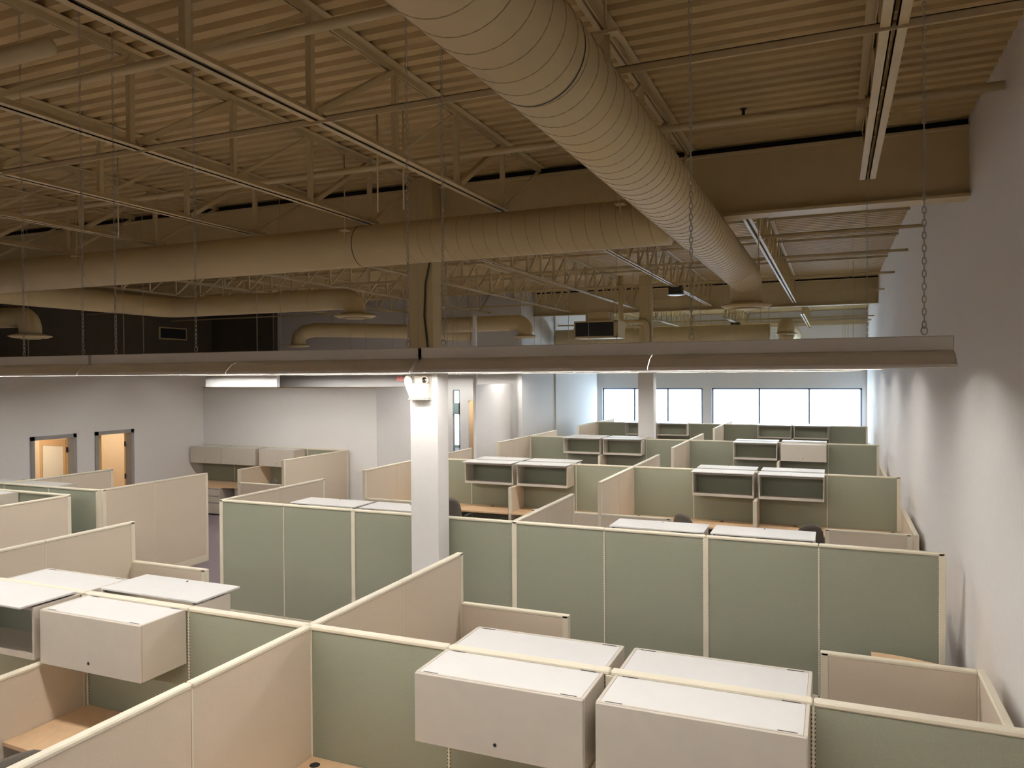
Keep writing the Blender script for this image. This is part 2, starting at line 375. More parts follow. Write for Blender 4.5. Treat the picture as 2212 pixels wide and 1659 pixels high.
pipe('sprinkler_pipe', 'painted sprinkler pipe high in the near roof bay, ending over the side wall', [(-16, 3.96, 5.74), (WR-.02, 3.96, 5.74)], .033)
pipe('sprinkler_pipe', 'fat capped sprinkler main dropping off over the closest joists', [(-12.4, 2.62, 5.20), (-3.6, 2.62, 5.20)], .045)
for x_, y_ in ((-2.36, 3.96), (-4.53, 6.89), (-.72, 6.89)):
    t = thing('fire_sprinkler', 'small sprinkler head on the pipe %s' % {-2.36: 'above the spiral duct', -4.53: 'between two near joists', -.72: 'over the bare ceiling panel beside the duct'}[x_], 'sprinkler', (x_, y_, 5.78))
    MB().lathe([(0, 0), (.014, 0), (.014, .05), (.03, .055), (.03, .06), (0, .06)], 0, 0, 10).build('nozzle', 'dark' if x_ == -.72 else 'chain', t)
# hanging rods of the sprinkler pipe
for x_, nm in ((-3.93, 'beside the third joist strut'), (-3.65, 'just behind the brightest joist'), (-7.3, 'between the dim joists')):
    pipe('hanger_rod', 'thin threaded hanger rod dropping from the deck '+nm, [(x_, 6.1, 5.08), (x_, 6.1, 6.06)], .008, 'steel', 'rod', 6)

# ------------------------------------------------------------------ ducts
def elbow(p, d1, d2, R, n=8):
    # centre-line points of a 90 degree bend that starts at p heading d1 and leaves along d2
    p, d1, d2 = Vector(p), Vector(d1), Vector(d2); c = p+d2*R; return [c-d2*R*math.cos(a)+d1*R*math.sin(a) for a in [math.pi/2*i/n for i in range(n+1)]]
def helix(axis, a0, a1, c, r, pitch, n=40):
    pts = []; L = abs(a1-a0); k = int(L/pitch*n)
    for i in range(k+1):
        s_ = a0+(a1-a0)*i/k; a = 2*math.pi*i/n
        if axis == 'y': pts.append((c[0]+r*math.cos(a), s_, c[1]+r*math.sin(a)))
        else: pts.append((s_, c[0]+r*math.cos(a), c[1]+r*math.sin(a)))
    return pts
def diffuser(root, x, y, z, r=.41):
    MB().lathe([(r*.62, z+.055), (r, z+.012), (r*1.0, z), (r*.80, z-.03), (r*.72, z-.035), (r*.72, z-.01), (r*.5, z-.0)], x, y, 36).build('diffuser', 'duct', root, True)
    MB().lathe([(r*.72, z-.012), (r*.3, z+.02), (0, z+.02)], x, y, 24).build('diffuser_throat', 'gap', root, True)
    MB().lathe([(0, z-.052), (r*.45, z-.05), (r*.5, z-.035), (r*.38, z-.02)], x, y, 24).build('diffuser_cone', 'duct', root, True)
def duct(label, segs, r, seam=None, diff=None, name='air_duct', collar=True):
    t = thing(name, label, 'air duct', (0, 0, 0))
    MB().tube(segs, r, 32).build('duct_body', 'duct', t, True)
    if seam:
        for s_ in seam: MB().tube(s_, .0035, 5, caps=False).build('spiral_seam', 'seam', t, True)
    if diff: diffuser(t, *diff)
    return t
D1X, D1Z, D1R = -1.258, 5.02, .243
pts = [(D1X, -6.5, D1Z), (D1X, 5, D1Z), (D1X, 11.98, D1Z)]+elbow((D1X, 12.08, D1Z), (0, 1, 0), (0, 0, -1), .28)+[(D1X, 12.36, 4.63)]
t = duct('large cream spiral duct running away overhead and turning down to a round diffuser', pts, D1R,
     seam=[helix('y', 0, 12.05, (D1X, D1Z), D1R-.0008, .158)], diff=(D1X, 12.36, 4.59, .38))
MB().tube([(D1X, 3.26, D1Z), (D1X, 3.27, D1Z)], D1R+.002, 40, caps=False).build('joint_ring', 'dark', t, True)
MB().tube([(D1X, 6.66, D1Z), (D1X, 6.668, D1Z)], D1R+.002, 40, caps=False).build('joint_ring', 'seam', t, True)
MB().tube([(D1X, 11.93, D1Z), (D1X, 11.96, D1Z)], D1R+.002, 40, caps=False).build('joint_ring', 'duct', t, True)
for y_ in (3.6, 11.75):
    k = MB(); k.box(D1X+.17, D1X+.31, y_-.03, y_+.03, D1Z+.17, D1Z+.185); k.box(D1X+.235, D1X+.262, y_-.004, y_+.004, D1Z+.03, D1Z+.18)
    k.build('hanger_bracket', 'steel', t); MB().tube([(D1X+.24, y_, D1Z+.18), (D1X+.24, y_, 6.05 if y_ < 8 else 6.46)], .008, 8).build('hanger_rod', 'steel', t, True)
D2Y, D2Z, D2R = 7.47, 5.044, .236
t = duct('large cream cross duct joining the spiral duct and passing in front of the steel column', [(-12.5, D2Y, D2Z), (-8, D2Y, D2Z), (-1.47, D2Y, D2Z)], D2R,
     seam=[helix('x', -4.4, -1.5, (D2Y, D2Z), D2R-.0015, .158)])
MB().tube([(-5.02, D2Y, D2Z), (-5.01, D2Y, D2Z)], D2R+.002, 40, caps=False).build('joint_ring', 'gap', t, True)
MB().tube([(-9.34, D2Y, D2Z), (-9.332, D2Y, D2Z)], D2R+.002, 40, caps=False).build('joint_ring', 'seam', t, True)
for x_ in (-5.09, -9.43, -1.9):
    k = MB(); k.box(x_-.05, x_+.05, D2Y-.30, D2Y-.2, D2Z+.14, D2Z+.15); k.box(x_-.008, x_+.008, D2Y-.262, D2Y-.255, D2Z, D2Z+.14)
    k.build('hanger_bracket', 'steel', t); MB().tube([(x_, D2Y-.25, D2Z+.14), (x_, D2Y-.25, 6.05)], .007, 8).build('hanger_rod', 'steel', t, True)
# third: comes along the depth, turns right, ends in a diffuser
X3, Y3, Z3, R3 = -12.75, 11.9, 4.985, .20
pts = [(X3, -3, Z3), (X3, 10, Z3), (X3, Y3-.5, Z3)]+elbow((X3, Y3-.35, Z3), (0, 1, 0), (1, 0, 0), .35)[1:]+[(-8.6, Y3, Z3)]+elbow((-8.45, Y3, Z3), (1, 0, 0), (0, 0, -1), .27)[1:]+[(-8.18, Y3, 4.68)]
t = duct('long cream duct with a corner bend, ending in an elbow over the back office bay', pts, R3, diff=(-8.18, Y3, 4.65, .38))
MB().tube([(-9.12, Y3, Z3), (-9.11, Y3, Z3)], R3+.002, 32, caps=False).build('joint_ring', 'seam', t, True)
pts = [(-21.0, 10.1, 4.75), (-15.1, 10.1, 4.75)]+elbow((-14.78, 10.1, 4.75), (1, 0, 0), (0, 0, -1), .26)[1:]+[(-14.52, 10.1, 4.40)]
duct('short cream duct elbow with round diffuser at the dark office wall', pts, .20, diff=(-14.52, 10.1, 4.36, .38))
pts = [(-11.7, 24.0, 4.98), (-14.5, 23.2, 5.12), (-17.1, 22.4, 5.2)]+[(-17.45, 22.25, 5.12), (-17.6, 22.15, 4.95), (-17.62, 22.1, 4.65)]
t = duct('grey-lit duct running slantwise behind the column to a small drop diffuser', pts, .25, diff=(-17.62, 22.1, 4.62, .40))
for x_, y_ in ((-16.5, 22.6), (-14.0, 23.35)): MB().tube([(x_, y_, 5.3), (x_, y_, 6.46)], .012, 6).build('hanger_rod', 'steel', t)
pts = [(-13.0, 22.3, 5.19), (-9.55, 22.3, 5.19)]+elbow((-9.23, 22.3, 5.19), (1, 0, 0), (0, 0, -1), .28)[1:]+[(-8.95, 22.3, 4.79)]
duct('cream duct beyond the column with capped end and drop diffuser', pts, .25, diff=(-8.95, 22.3, 4.74, .38))
t = duct('pale duct running across the last bay beneath the joists', [(-9.7, 27.3, 4.89), (-2.0, 27.3, 4.89)], .33)
for x_ in (-8, -5, -2.3): MB().tube([(x_, 27.3, 5.2), (x_, 27.3, 6.09)], .012, 6).build('hanger_rod', 'steel', t)
pts = [(-1.45, 32.5, 5.06), (-1.45, 27.0, 5.10)]+elbow((-1.45, 26.8, 5.10), (0, -1, 0), (0, 0, -1), .3)[1:]+[(-1.45, 26.5, 4.86)]
duct('duct elbow with drop diffuser next to the pale cross duct in the last bay', pts, .27, diff=(-1.45, 26.5, 4.82, .38))
# unit heater and a vent box
t = thing('unit_heater', 'boxy ceiling unit heater with a wide black mouth', 'heater', (-5.97, 20, 0))
b_ = MB(); b_.box(-.62, .62, .03, .75, 4.53, 5.0); b_.box(-.3, .3, .1, .7, 5.0, 5.25)
b_.build('casing', 'duct', t)
b_ = MB(); b_.box(-.62, .62, 0, .03, 4.96, 5.0); b_.box(-.62, .62, 0, .03, 4.53, 4.58); b_.box(-.62, -.585, 0, .03, 4.53, 5.0); b_.box(.5, .62, 0, .03, 4.53, 5.0); b_.build('front_frame', 'duct', t)
MB().box(-.585, .5, .012, .03, 4.58, 4.96).build('black_mouth', 'dark', t)
for x_ in (-.4, .4): MB().tube([(x_, .4, 5.0), (x_, .4, 6.46)], .01, 6).build('hanger_rod', 'steel', t)
pipe('vent_pipe', 'bent vent pipe beside the boxy unit heater', [(-5.85, 22.2, 6.46), (-5.85, 22.2, 5.22), (-5.82, 22.2, 5.13), (-5.74, 22.2, 5.1), (-5.2, 22.2, 5.08), (-5.10, 22.2, 5.04), (-5.06, 22.2, 4.95), (-5.06, 22.2, 3.62)], .07, 'duct', 'pipe')
t = thing('wall_vent', 'black rectangular vent opening high on the dark wall', 'vent', (-23.97, 22.45, 5.25))
MB().box(-.03, .03, -.68, .68, -.24, .24).build('vent_frame', 'ceil', t); MB().box(.03, .04, -.62, .62, -.19, .19).build('vent_opening', 'dark', t)
for x_, y_, z_, lb in ((-3.68, 19.4, 5.724, 'mounted under a joist in the middle bay'), (-3.33, 29.0, 5.40, 'mounted under a joist in the last bay')):
    t = thing('square_downlight', 'small dark square lamp box with white lens, '+lb, 'lamp', (x_, y_, z_))
    MB().box(-.16, .16, -.16, .16, -.18, .004).build('lamp_box', 'gap', t); MB().lathe([(0, -.2), (.15, -.2), (.23, -.185), (.23, -.18), (0, -.18)], 0, 0, 20).build('lens', 'lid', t, True)

# ------------------------------------------------------------------ columns
def column(label, x0, x1, y0, y1, ztop, zroof, n):
    t = D.objects.new('support_column', None); COL.objects.link(t); t.location = ((x0+x1)/2, (y0+y1)/2, 0)
    tag(t, label, 'column', kind='structure'); a, b = (x1-x0)/2, (y1-y0)/2
    MB().box(-a, a, -b, b, 0, ztop, .006).build('white_boxing', 'wall', t)
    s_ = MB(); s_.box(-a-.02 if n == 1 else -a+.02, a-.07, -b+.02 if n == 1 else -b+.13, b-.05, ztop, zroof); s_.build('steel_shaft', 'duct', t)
    return t
column('white boxed column with cream steel top, standing behind the emergency light', -4.985, -4.59, 8.45, 8.74, 3.62, 6.05, 1)
column('pale boxed column farther off, in front of the windows', -5.33, -4.87, 22.15, 22.5, 3.62, 6.46, 2)
cb = MB().tube([(-4.66, 8.45, 5.25), (-4.68, 8.45, 5.0), (-4.75, 8.45, 4.7), (-4.77, 8.45, 4.3), (-4.73, 8.45, 3.95), (-4.70, 8.45, 3.60)], .012, 8).build('loose_cable', 'gap', smooth=True)
tag(cb, 'dark loose cable hanging down the steel part of the near column', 'cable')
# emergency light on the near column
t = thing('emergency_light', 'cream emergency light box with twin bagged lamp heads on the column', 'emergency light', (-4.80, 8.45, 3.255))
MB().box(-.15, .13, -.10, 0, 0, .19, .012).build('battery_case', 'bin', t)
MB().box(-.15, .13, -.105, 0, -.012, 0).build('case_base', 'cream', t)
MB().box(-.11, .13, -.03, 0, .19, .30, .01).build('back_plate', 'bin', t)
for x_, mt_ in ((-.16, 'bag'), (.08, 'cream')):
    hd = MB().tube([(x_, -.02, .235), (x_, -.06, .235), (x_, -.075, .235), (x_, -.10, .235)], [.02, .03, .045, .05], 18).build('lamp_head', mt_, t, True)
MB().tube([(.08, -.1005, .235), (.08, -.104, .235)], .036, 18).build('lamp_lens', 'chrome', t, True)
MB().tube([(.08, -.1045, .23), (.08, -.107, .23)], .018, 12).build('lamp_bulb', 'dark', t, True)
bg = MB().tube([(-.20, -.05, .28), (-.17, -.07, .26), (-.16, -.08, .21), (-.175, -.06, .13), (-.165, -.04, .05), (-.16, -.03, -.02)], [.02, .05, .055, .03, .018, .012], 10).build('plastic_bag', 'bag', t, True)
tg = MB(); tg.add([(.02, -.106, .03), (.08, -.106, .02), (.115, -.106, .10), (.07, -.106, .155)], [(0, 1, 2, 3)]); tg.add([(.02, -.104, .03), (.08, -.104, .02), (.115, -.104, .10), (.07, -.104, .155)], [(3, 2, 1, 0)])
tg.build('paper_tag', 'tag', t)
MB().box(.02, .07, -.106, -.1, .0, .012).build('test_button', 'edge', t)
# exit sign
t = thing('exit_sign', 'small white EXIT sign with red letters high on the grey wall', 'exit sign', (-14.95, 24.64, 3.42))
MB().box(-.17, .17, -.04, .04, -.11, .11, .01).build('sign_face', 'exitw', t)
def letters(parent, x, y, z, h, s_):
    lw_ = .014
    def L_(name, segs):
        b = MB()
        for (x0, z0, x1, z1) in segs: b.bar((x0, y, z0), (x1, y, z1), lw_, .006, (0, 1, 0))
        b.build('letter_'+name, 'red', parent)
    wd = h*.42
    L_('e', [(x, z, x, z+h), (x, z+h-.007, x+wd, z+h-.007), (x, z+h/2, x+wd*.85, z+h/2), (x, z+.007, x+wd, z+.007)]); x += wd+s_
    L_('x', [(x, z, x+wd, z+h), (x, z+h, x+wd, z)]); x += wd+s_
    L_('i', [(x+.01, z, x+.01, z+h)]); x += .02+s_
    L_('t', [(x+wd/2, z, x+wd/2, z+h), (x, z+h-.007, x+wd, z+h-.007)])
letters(t, -.115, -.045, -.075, .15, .022)

# ------------------------------------------------------------------ fluorescent strip lights
def strip_light():
    L = 2.42
    t = thing('strip_light', 'x', 'ceiling light', (0, 0, 3.58))
    MB().box(-L, 0, -.055, .055, .065, .125, .004).build('channel', 'fixture', t)
    for k in range(2):
        a, b = -L+k*L/2+.0008*k, -L+(k+1)*L/2-.0008*(1-k)
        rf = MB(); pr = [(.045, .066), (.06, .062), (.10, .048), (.145, .012), (.15, 0), (.148, -.003), (.132, -.003)]
        for s_ in (-1, 1):
            vs = [(a, s_*y, z) for y, z in pr]+[(b, s_*y, z) for y, z in pr]; n = len(pr)
            fs = [(i, i+1, n+i+1, n+i) if s_ < 0 else (n+i, n+i+1, i+1, i) for i in range(n-1)]
            rf.add(vs, fs)
        rf.box(a, b, -.046, .046, .058, .065)
        o = rf.build('reflector', 'fixture', t)
        md = o.modifiers.new('thickness', 'SOLIDIFY'); md.thickness = .0025
        for y_ in (-.05, .05): MB().tube([(a+.02, y_, .03), (b-.02, y_, .03)], .0128, 8).build('tube', 'tube', t, True)
    e = MB()
    for x_ in (-L, 0):
        vs = [(x_, y, z) for y, z in [(-.15, 0), (-.145, .012), (-.10, .048), (-.055, .064), (-.055, .125), (.055, .125), (.055, .064), (.10, .048), (.145, .012), (.15, 0)]]
        e.add(vs, [tuple(range(10))])
    e.build('end_plate', 'fixture', t)
    MB().lathe([(0, -.002), (.004, -.002)], 0, 0, 6)
    return t
s0 = strip_light()
ROWS = [-1.4, 3.53, 7.98, 13.6, 18.6, 23.4, 29.0]
RN = ['row behind the camera stand', 'long row crossing the view', 'second light row', 'third light row', 'fourth light row', 'fifth light row', 'last light row by windows']
ON = ['next to side wall', 'second from side wall', 'third from side wall', 'fourth from side wall', 'fifth from side wall', 'sixth from side wall', 'seventh from side wall', 'eighth from side wall']
X0 = .44
first = True
for ri, y in enumerate(ROWS):
    for k in range(8):
        x = X0-k*2.44
        if x-2.4 < -15.9 and ri not in (4, 5): continue
        if ri in (4, 5) and x-2.4 < -19.6: continue
        if ri == 6 and x-2.4 < -7.5: continue
        if ri == 3 and x-2.4 < -15.9: continue
        lb = 'white fluorescent strip light, %s, %s' % (ON[k], RN[ri])
        if ri == 0: lb = 'white strip light in the unseen row overhead, '+ON[k]
        zf = 3.571 if ri == 1 else 3.58
        if first: s0.location = (x, y, zf); s0['label'] = lb; s0['group'] = 'fluorescent strip lights'; first = False
        else:
            o = dup(s0, (x, y, zf), label=lb, group='fluorescent strip lights')
            if ri == 1: o.rotation_euler.x = .022      # this row hangs slightly tilted
# hanging chains: alternate links, hook at the bottom
def chain(z1, link=.034):
    mb = MB(); L = z1-3.71; n = int(L/(link*.76)); step = L/n
    for i in range(n):
        zc = .03+step*(i+.5); pts = []
        for k in range(8):
            a = 2*math.pi*k/8; px, pz = .0075*math.cos(a), link*.5*math.sin(a)
            pts.append((px, 0, zc+pz) if i % 2 == 0 else (0, px, zc+pz))
        mb.tube(pts, .0020, 4, closed=True)
    for sg in (0, 1):
        pts = [(.012*math.cos(a), 0, .018+sg*.03+.016*math.sin(a)) for a in [2*math.pi*k/10 for k in range(10)]]
        if sg == 0: mb.tube(pts, .0026, 5, closed=True)
    return mb
CH = {}
def put_chain(x, y, z1, label, group):
    if z1 not in CH:
        o = chain(z1).build('hanging_chain', 'chain'); CH[z1] = o.data
    else:
        o = D.objects.new('hanging_chain', CH[z1]); COL.objects.link(o)
    o.location = (x, y, 3.70); tag(o, label, 'chain', group)
NC = [(.34, 'at the end by the side wall'), (-.60, 'between side wall and fixture joint'), (-1.88, 'just past the column, on the side-wall side'), (-2.09, 'just before the column shaft'),
      (-3.58, 'in front of the near duct corner bend'), (-4.26, 'doubled pair, closer to the column'), (-4.56, 'doubled pair, farther from the column'), (-5.14, 'in front of the small dark elbow diffuser')]
for x, lb in NC: put_chain(x, 3.53, 6.05, 'steel chain on the long crossing row, '+lb, 'chains of the long crossing light row')
for ri, y in enumerate(ROWS):
    if ri < 2: continue
    zt_ = 6.05 if y < Y1 else (6.46 if y < Y2 else 6.09)
    for k in range(5):
        if ri == 6 and k > 2: continue
        for dx in (-.15, -2.2):
            put_chain(X0-k*2.44+dx, y, zt_, 'thin chain, %s end of light %s, %s' % ('near' if dx > -1 else 'far', ON[k], RN[ri]), 'thin chains of the farther light rows')

# ------------------------------------------------------------------ partitions
ZP = 1.70
def run(label, axis, c, posts, zt=ZP, fab='beige', wide=(), ends=(1, 1), name='cubicle_partition', flat=False, capm='cream', slots=True, base=.06):
    """straight partition along axis at the cross coordinate c; posts = module boundaries; wide = indices with a broad post"""
    posts = sorted(posts); a0 = posts[0]
    t = thing(name, label, 'partition', (a0, c, 0) if axis == 'x' else (c, a0, 0))
    def bx(mb, a, b, hw, z0, z1, ch=0):
        if axis == 'x': mb.box(a-a0, b-a0, -hw, hw, z0, z1, ch)
        else: mb.box(-hw, hw, a-a0, b-a0, z0, z1, ch)
        return mb
    n = len(posts)
    for i in range(n-1):
        a, b = posts[i], posts[i+1]
        wa = .031 if (i in wide or (i == 0 and ends[0])) else .006; wb = .031 if (i+1 in wide or (i+1 == n-1 and ends[1])) else .006
        bx(MB(), a+wa, b-wb, .024, base, zt-.03, .003).build('fabric_panel', fab, t)
        bx(MB(), a+.002, b-.002, .033, zt-.034, zt, .009).build('top_cap', capm, t)
        bx(MB(), a+wa, b-wb, .030, 0, base, .003).build('base_raceway', 'cream', t)
    for i, p in enumerate(posts):
        w2 = .033 if (i in wide or (i == 0 and ends[0]) or (i == n-1 and ends[1])) else 0
        q = p if 0 < i < n-1 else (p+.03 if i == 0 else p-.03)
        if w2: bx(MB(), q-w2+.002, q+w2-.002, .033, 0, zt-.002 if (i in (0, n-1)) else zt-.03, .004).build('post', 'cream', t)
        else: bx(MB(), p-.006, p+.006, .0265, base, zt-.034).build('seam_strip', 'cream', t)
        if slots and i > 0 and i < n and fab == 'green':
            wq = w2 if w2 else .006
            bx(MB(), q-wq-.006, q-wq-.001, .0262, .3, zt-.06).build('slotted_edge', 'slots', t)
            if i < n-1: bx(MB(), q+wq+.001, q+wq+.006, .0262, .3, zt-.06).build('slotted_edge', 'slots', t)
    return t
# ---- overhead bins
BW, BD = 1.11, .42
def bin_root(kind, wd):
    t = thing('storage_bin', 'x', 'storage bin', (0, 0, 1.25)); h = .435
    # local: spans x 0..wd, wall side at y=0, front at y=-BD
    if kind == 'closed':
        b = MB(); b.box(0, .022, -BD, 0, 0, h, .003); b.box(wd-.022, wd, -BD, 0, 0, h, .003)
        b.box(.022, wd-.022, -BD+.02, 0, 0, .018); b.box(.022, wd-.022, -.018, 0, .018, h-.02); b.box(.022, wd-.022, -BD, -BD+.014, h-.016, h, .002); b.box(.022, wd-.022, -.014, 0, h-.016, h)
        b.build('casing', 'bin', t)
        MB().box(.0235, wd-.0235, -BD+.0165, -.0165, h-.014, h-.002).build('top_panel', 'lid', t)
        MB().box(.022, wd-.022, -BD+.014, -.014, h-.03, h-.016).build('top_gap', 'gap', t)
        d = MB().box(.003, wd-.003, -BD-.020, -BD-.001, .0, h-.003, .003).build('door', 'bin', t)
        k = MB().tube([(wd*.5, -BD-.0195, .075), (wd*.5, -BD-.023, .075)], .011, 16).build('lock', 'dark', d)
        k = MB()
        for x_ in (.05, wd-.15): k.box(x_, x_+.10, -BD+.010, -BD+.019, h-.0015, h+.0006)
        k.box(.05, .15, -.019, -.010, h-.0015, h+.0006); k.box(wd-.15, wd-.05, -.019, -.010, h-.0015, h+.0006)
        k.build('hinge_slot', 'gap', t)
    else:
        b = MB(); b.box(0, .022, -BD, 0, 0, h-.004, .003); b.box(wd-.022, wd, -BD, 0, 0, h-.004, .003)
        b.box(.022, wd-.022, -BD, 0, 0, .022); b.box(.022, wd-.022, -BD, -BD+.02, .022, .05); b.box(.022, wd-.022, -BD, -BD+.025, h-.03, h-.012)
        b.build('casing', 'bin', t)
        MB().box(.022, wd-.022, -.012, -.004, .022, h-.01).build('back_panel', 'green', t)
        # raised door slid on top of the casing
        d = MB().box(-.002, wd+.002, -BD-.115, -.045, h+.012, h+.030, .003).build('raised_door', 'lid', t)
        MB().tube([(wd*.5, -BD-.06, h+.0295), (wd*.5, -BD-.06, h+.034)], .009, 12).build('lock', 'dark', d)
        k = MB(); k.box(.03, .05, -BD+.02, -.05, h-.004, h+.013); k.box(wd-.05, wd-.03, -BD+.02, -.05, h-.004, h+.013); k.build('slide_rail', 'gap', t)
    return t
PROTO = {}
def put_bin(kind, xa, xb, y, side, label, group):
    """bin between xa and xb hung on the partition at y, on its near (-1) or far (+1) side"""
    wd = round(xb-xa, 2)
    yy = y-.035 if side < 0 else y+.035; loc, rz = ((xa, yy, 1.25), 0) if side < 0 else ((xb, yy, 1.25), math.pi)
    key = (kind, wd)
    if key not in PROTO:
        t = bin_root(kind, wd); PROTO[key] = t; t.location = loc; t.rotation_euler = (0, 0, rz); t['label'] = label; t['group'] = group
    else: dup(PROTO[key], loc, rz, label, group)
# ---- worktops
def worktop(label, pts, z=.73, grom=()):
    cx = min(p[0] for p in pts); cy = min(p[1] for p in pts)
    t = thing('worktop', label, 'desk', (cx, cy, 0))
    q = [(x-cx, y-cy) for x, y in pts]
    MB().prism(q, z-.030, z).build('desk_surface', 'wood', t)
    for gx, gy in grom:
        MB().lathe([(.0, z+.004), (.034, z+.004), (.038, z+.001), (.038, z-.001)], gx-cx, gy-cy, 18).build('grommet', 'dark', t)
    k = MB(); xm = max(p[0] for p in q); ym = max(p[1] for p in q)
    return t, xm, ym
def L_desk(label, xc, xe, yw, side, grom=True):
    """corner worktop: corner at xc, long arm to xe along the wall yw (side -1: towards the viewer)"""
    s_ = 1 if xe > xc else -1; w_ = .62; dep = .79; ret = 1.55
    P = lambda u, v: (xc+s_*(.03+u), yw+side*(.03+v))
    L = abs(xe-xc)-.06
    pts = [P(0, 0), P(L, 0), P(L, dep-.06)]+[P(L-.25, dep-.05), P(1.35, dep-.02), P(1.15, dep+.02)]
    for i in range(1, 7):
        a = math.pi/2*i/7; pts.append(P(1.15-.5*math.sin(a), dep+.02+.45*(1-math.cos(a))))
    pts += [P(w_, dep+.55), P(w_-.02, ret), P(0, ret)]
    gr = [P(L-.62, .10), P(.10, .10)] if grom else []
    return worktop(label, pts, grom=gr)
def put_legs(t, xa, xb, y0, y1):
    for x_ in (xa, xb):
        b = MB(); b.box(x_-.012, x_+.012, y0, y1, 0, .70); b.build('end_panel', 'bin', t)
# ---- office chair
def chair_root():
    t = thing('office_chair', 'x', 'chair', (0, 0, 0))
    b = MB()
    for i in range(5):
        a = 2*math.pi*i/5+.3; b.tube([(0, 0, .12), (.16*math.cos(a), .16*math.sin(a), .10), (.29*math.cos(a), .29*math.sin(a), .07)], [.028, .024, .016], 8)
    b.build('base', 'plastic', t, True)
    for i in range(5):
        a = 2*math.pi*i/5+.3; x_, y_ = .29*math.cos(a), .29*math.sin(a); MB().tube([(x_-.02, y_, .029), (x_+.02, y_, .029)], .029, 12).build('caster', 'plastic', t, True)
    MB().tube([(0, 0, .10), (0, 0, .30), (0, 0, .43)], [.03, .028, .02], 12).build('gas_lift', 'plastic', t, True)
    def pad(w_, d_, th, n=9, taper=0, bend=0):
        vs, fs = [], []
        return vs, fs
    sp = []
    for i in range(28):
        a = 2*math.pi*i/28; c_, s_ = math.cos(a), math.sin(a); e = .55
        sp.append((.25*math.copysign(abs(c_)**e, c_), .235*math.copysign(abs(s_)**e, s_)))
    b = MB(); n = len(sp); rings = [(.86, .44), (.97, .455), (1, .475), (.97, .497), (.85, .51), (.4, .515)]; vs = []
    for k, z in rings: vs += [(x*k, y*k, z-.012*(1 if y > .15 else 0)) for x, y in sp]
    fs = [(i*n+j, i*n+(j+1) % n, (i+1)*n+(j+1) % n, (i+1)*n+j) for i in range(len(rings)-1) for j in range(n)]
    fs += [tuple(range(n-1, -1, -1)), tuple((len(rings)-1)*n+j for j in range(n))]
    b.add(vs, fs).build('seat', 'chair', t, True)
    # backrest: rounded, tapering to the top, gently curved
    bp = [(.20, .58), (.235, .66), (.235, .80), (.21, .93), (.165, 1.01), (.09, 1.05), (0, 1.06), (-.09, 1.05), (-.165, 1.01), (-.21, .93), (-.235, .80), (-.235, .66), (-.20, .58), (-.1, .555), (0, .55), (.1, .555)]
    b = MB(); n = len(bp); vs = []; cz = .80
    for k, dy in ((.80, .0), (.97, .012), (1, .030), (.96, .05), (.75, .062)):
        vs += [(x*k, -.235-dy-.16*(cz+(z-cz)*k-.6)*.5+.5*(x*k)**2, cz+(z-cz)*k) for x, z in bp]
    fs = [(i*n+j, (i+1)*n+j, (i+1)*n+(j+1) % n, i*n+(j+1) % n) for i in range(4) for j in range(n)]+[tuple(range(n)), tuple(4*n+j for j in range(n-1, -1, -1))]
    b.add(vs, fs).build('backrest', 'chair', t, True)
    MB().tube([(0, -.08, .44), (0, -.24, .45), (0, -.31, .52), (0, -.30, .72)], .02, 10).build('back_bracket', 'plastic', t, True)
    for s_ in (-1, 1):
        MB().tube([(s_*.2, -.02, .45), (s_*.27, -.02, .46), (s_*.285, -.02, .55), (s_*.285, -.02, .66)], .014, 8).build('arm_support', 'plastic', t, True)
        MB().box(s_*.285-.035, s_*.285+.035, -.15, .11, .66, .69, .012).build('armrest', 'plastic', t)
    return t
ch0 = None
def put_chair(x, y, rz, label):
    global ch0
    if ch0 is None: ch0 = chair_root(); ch0.location = (x, y, 0); ch0.rotation_euler = (0, 0, rz); ch0['label'] = label; ch0['group'] = 'charcoal office chairs'
    else: dup(ch0, (x, y, 0), rz, label, 'charcoal office chairs')

G = {1: 'the front cubicle row', 2: 'the plain green row behind the white column', 3: 'the third cubicle row', 4: 'the fourth cubicle row', 5: 'the window cubicle row'}
# ---- row 1
r1 = [-8.30, -7.125, -5.96, -4.775, -3.60, -2.43, -1.29, -.11, 1.06]; Yr1 = 4.62
run('green partition of the front row, carrying the two big closed bins, side-wall half', 'x', Yr1, r1[4:], fab='green', wide=(2,), ends=(0, 1))
run('green partition of the front row, office half, with closed bin and raised lids', 'x', Yr1, r1[:5], fab='green', wide=(2,), ends=(1, 0))
run('long beige partition dividing the front row in two, running towards the viewer', 'y', -3.60, [2.26, 3.46, 4.62, 5.90, 7.10], wide=(2,), ends=(1, 1))
run('beige end partition of the front row beside the carpeted aisle', 'y', -8.30, [2.26, 3.46, 4.62, 5.90, 7.10], wide=(), ends=(1, 1))
run('low beige partition at the far end of the long dividing partition', 'x', 7.08, [-3.57, -2.40], zt=1.185, ends=(0, 1))
run('low beige partition in front of the loose rounded table top', 'x', 7.06, [-.11, 1.06], zt=1.15, ends=(1, 0))
run('low beige partition running beside the white side wall, front row', 'y', 1.09, [4.66, 5.87, 7.09], zt=1.15, ends=(0, 1))
run('low beige partition jutting into the aisle by the front row end', 'x', 7.08, [-8.27, -7.05], zt=1.20, ends=(0, 1))
for i, (x, s_) in enumerate([(-5.96, -1), (-1.29, -1), (-5.96, 1), (-1.29, 1)]):
    y0, y1 = (3.42, 4.56) if s_ < 0 else (4.68, 5.5)
    run('beige divider under the bins of the front row, %s, %s' % ('by the raised-lid bins' if x < -3 else 'between the two big closed bins', 'viewer side' if s_ < 0 else 'aisle side'), 'y', x, [y0, y1], zt=1.235, ends=(1, 0) if s_ < 0 else (0, 1))
BG = 'overhead bins of the front row'
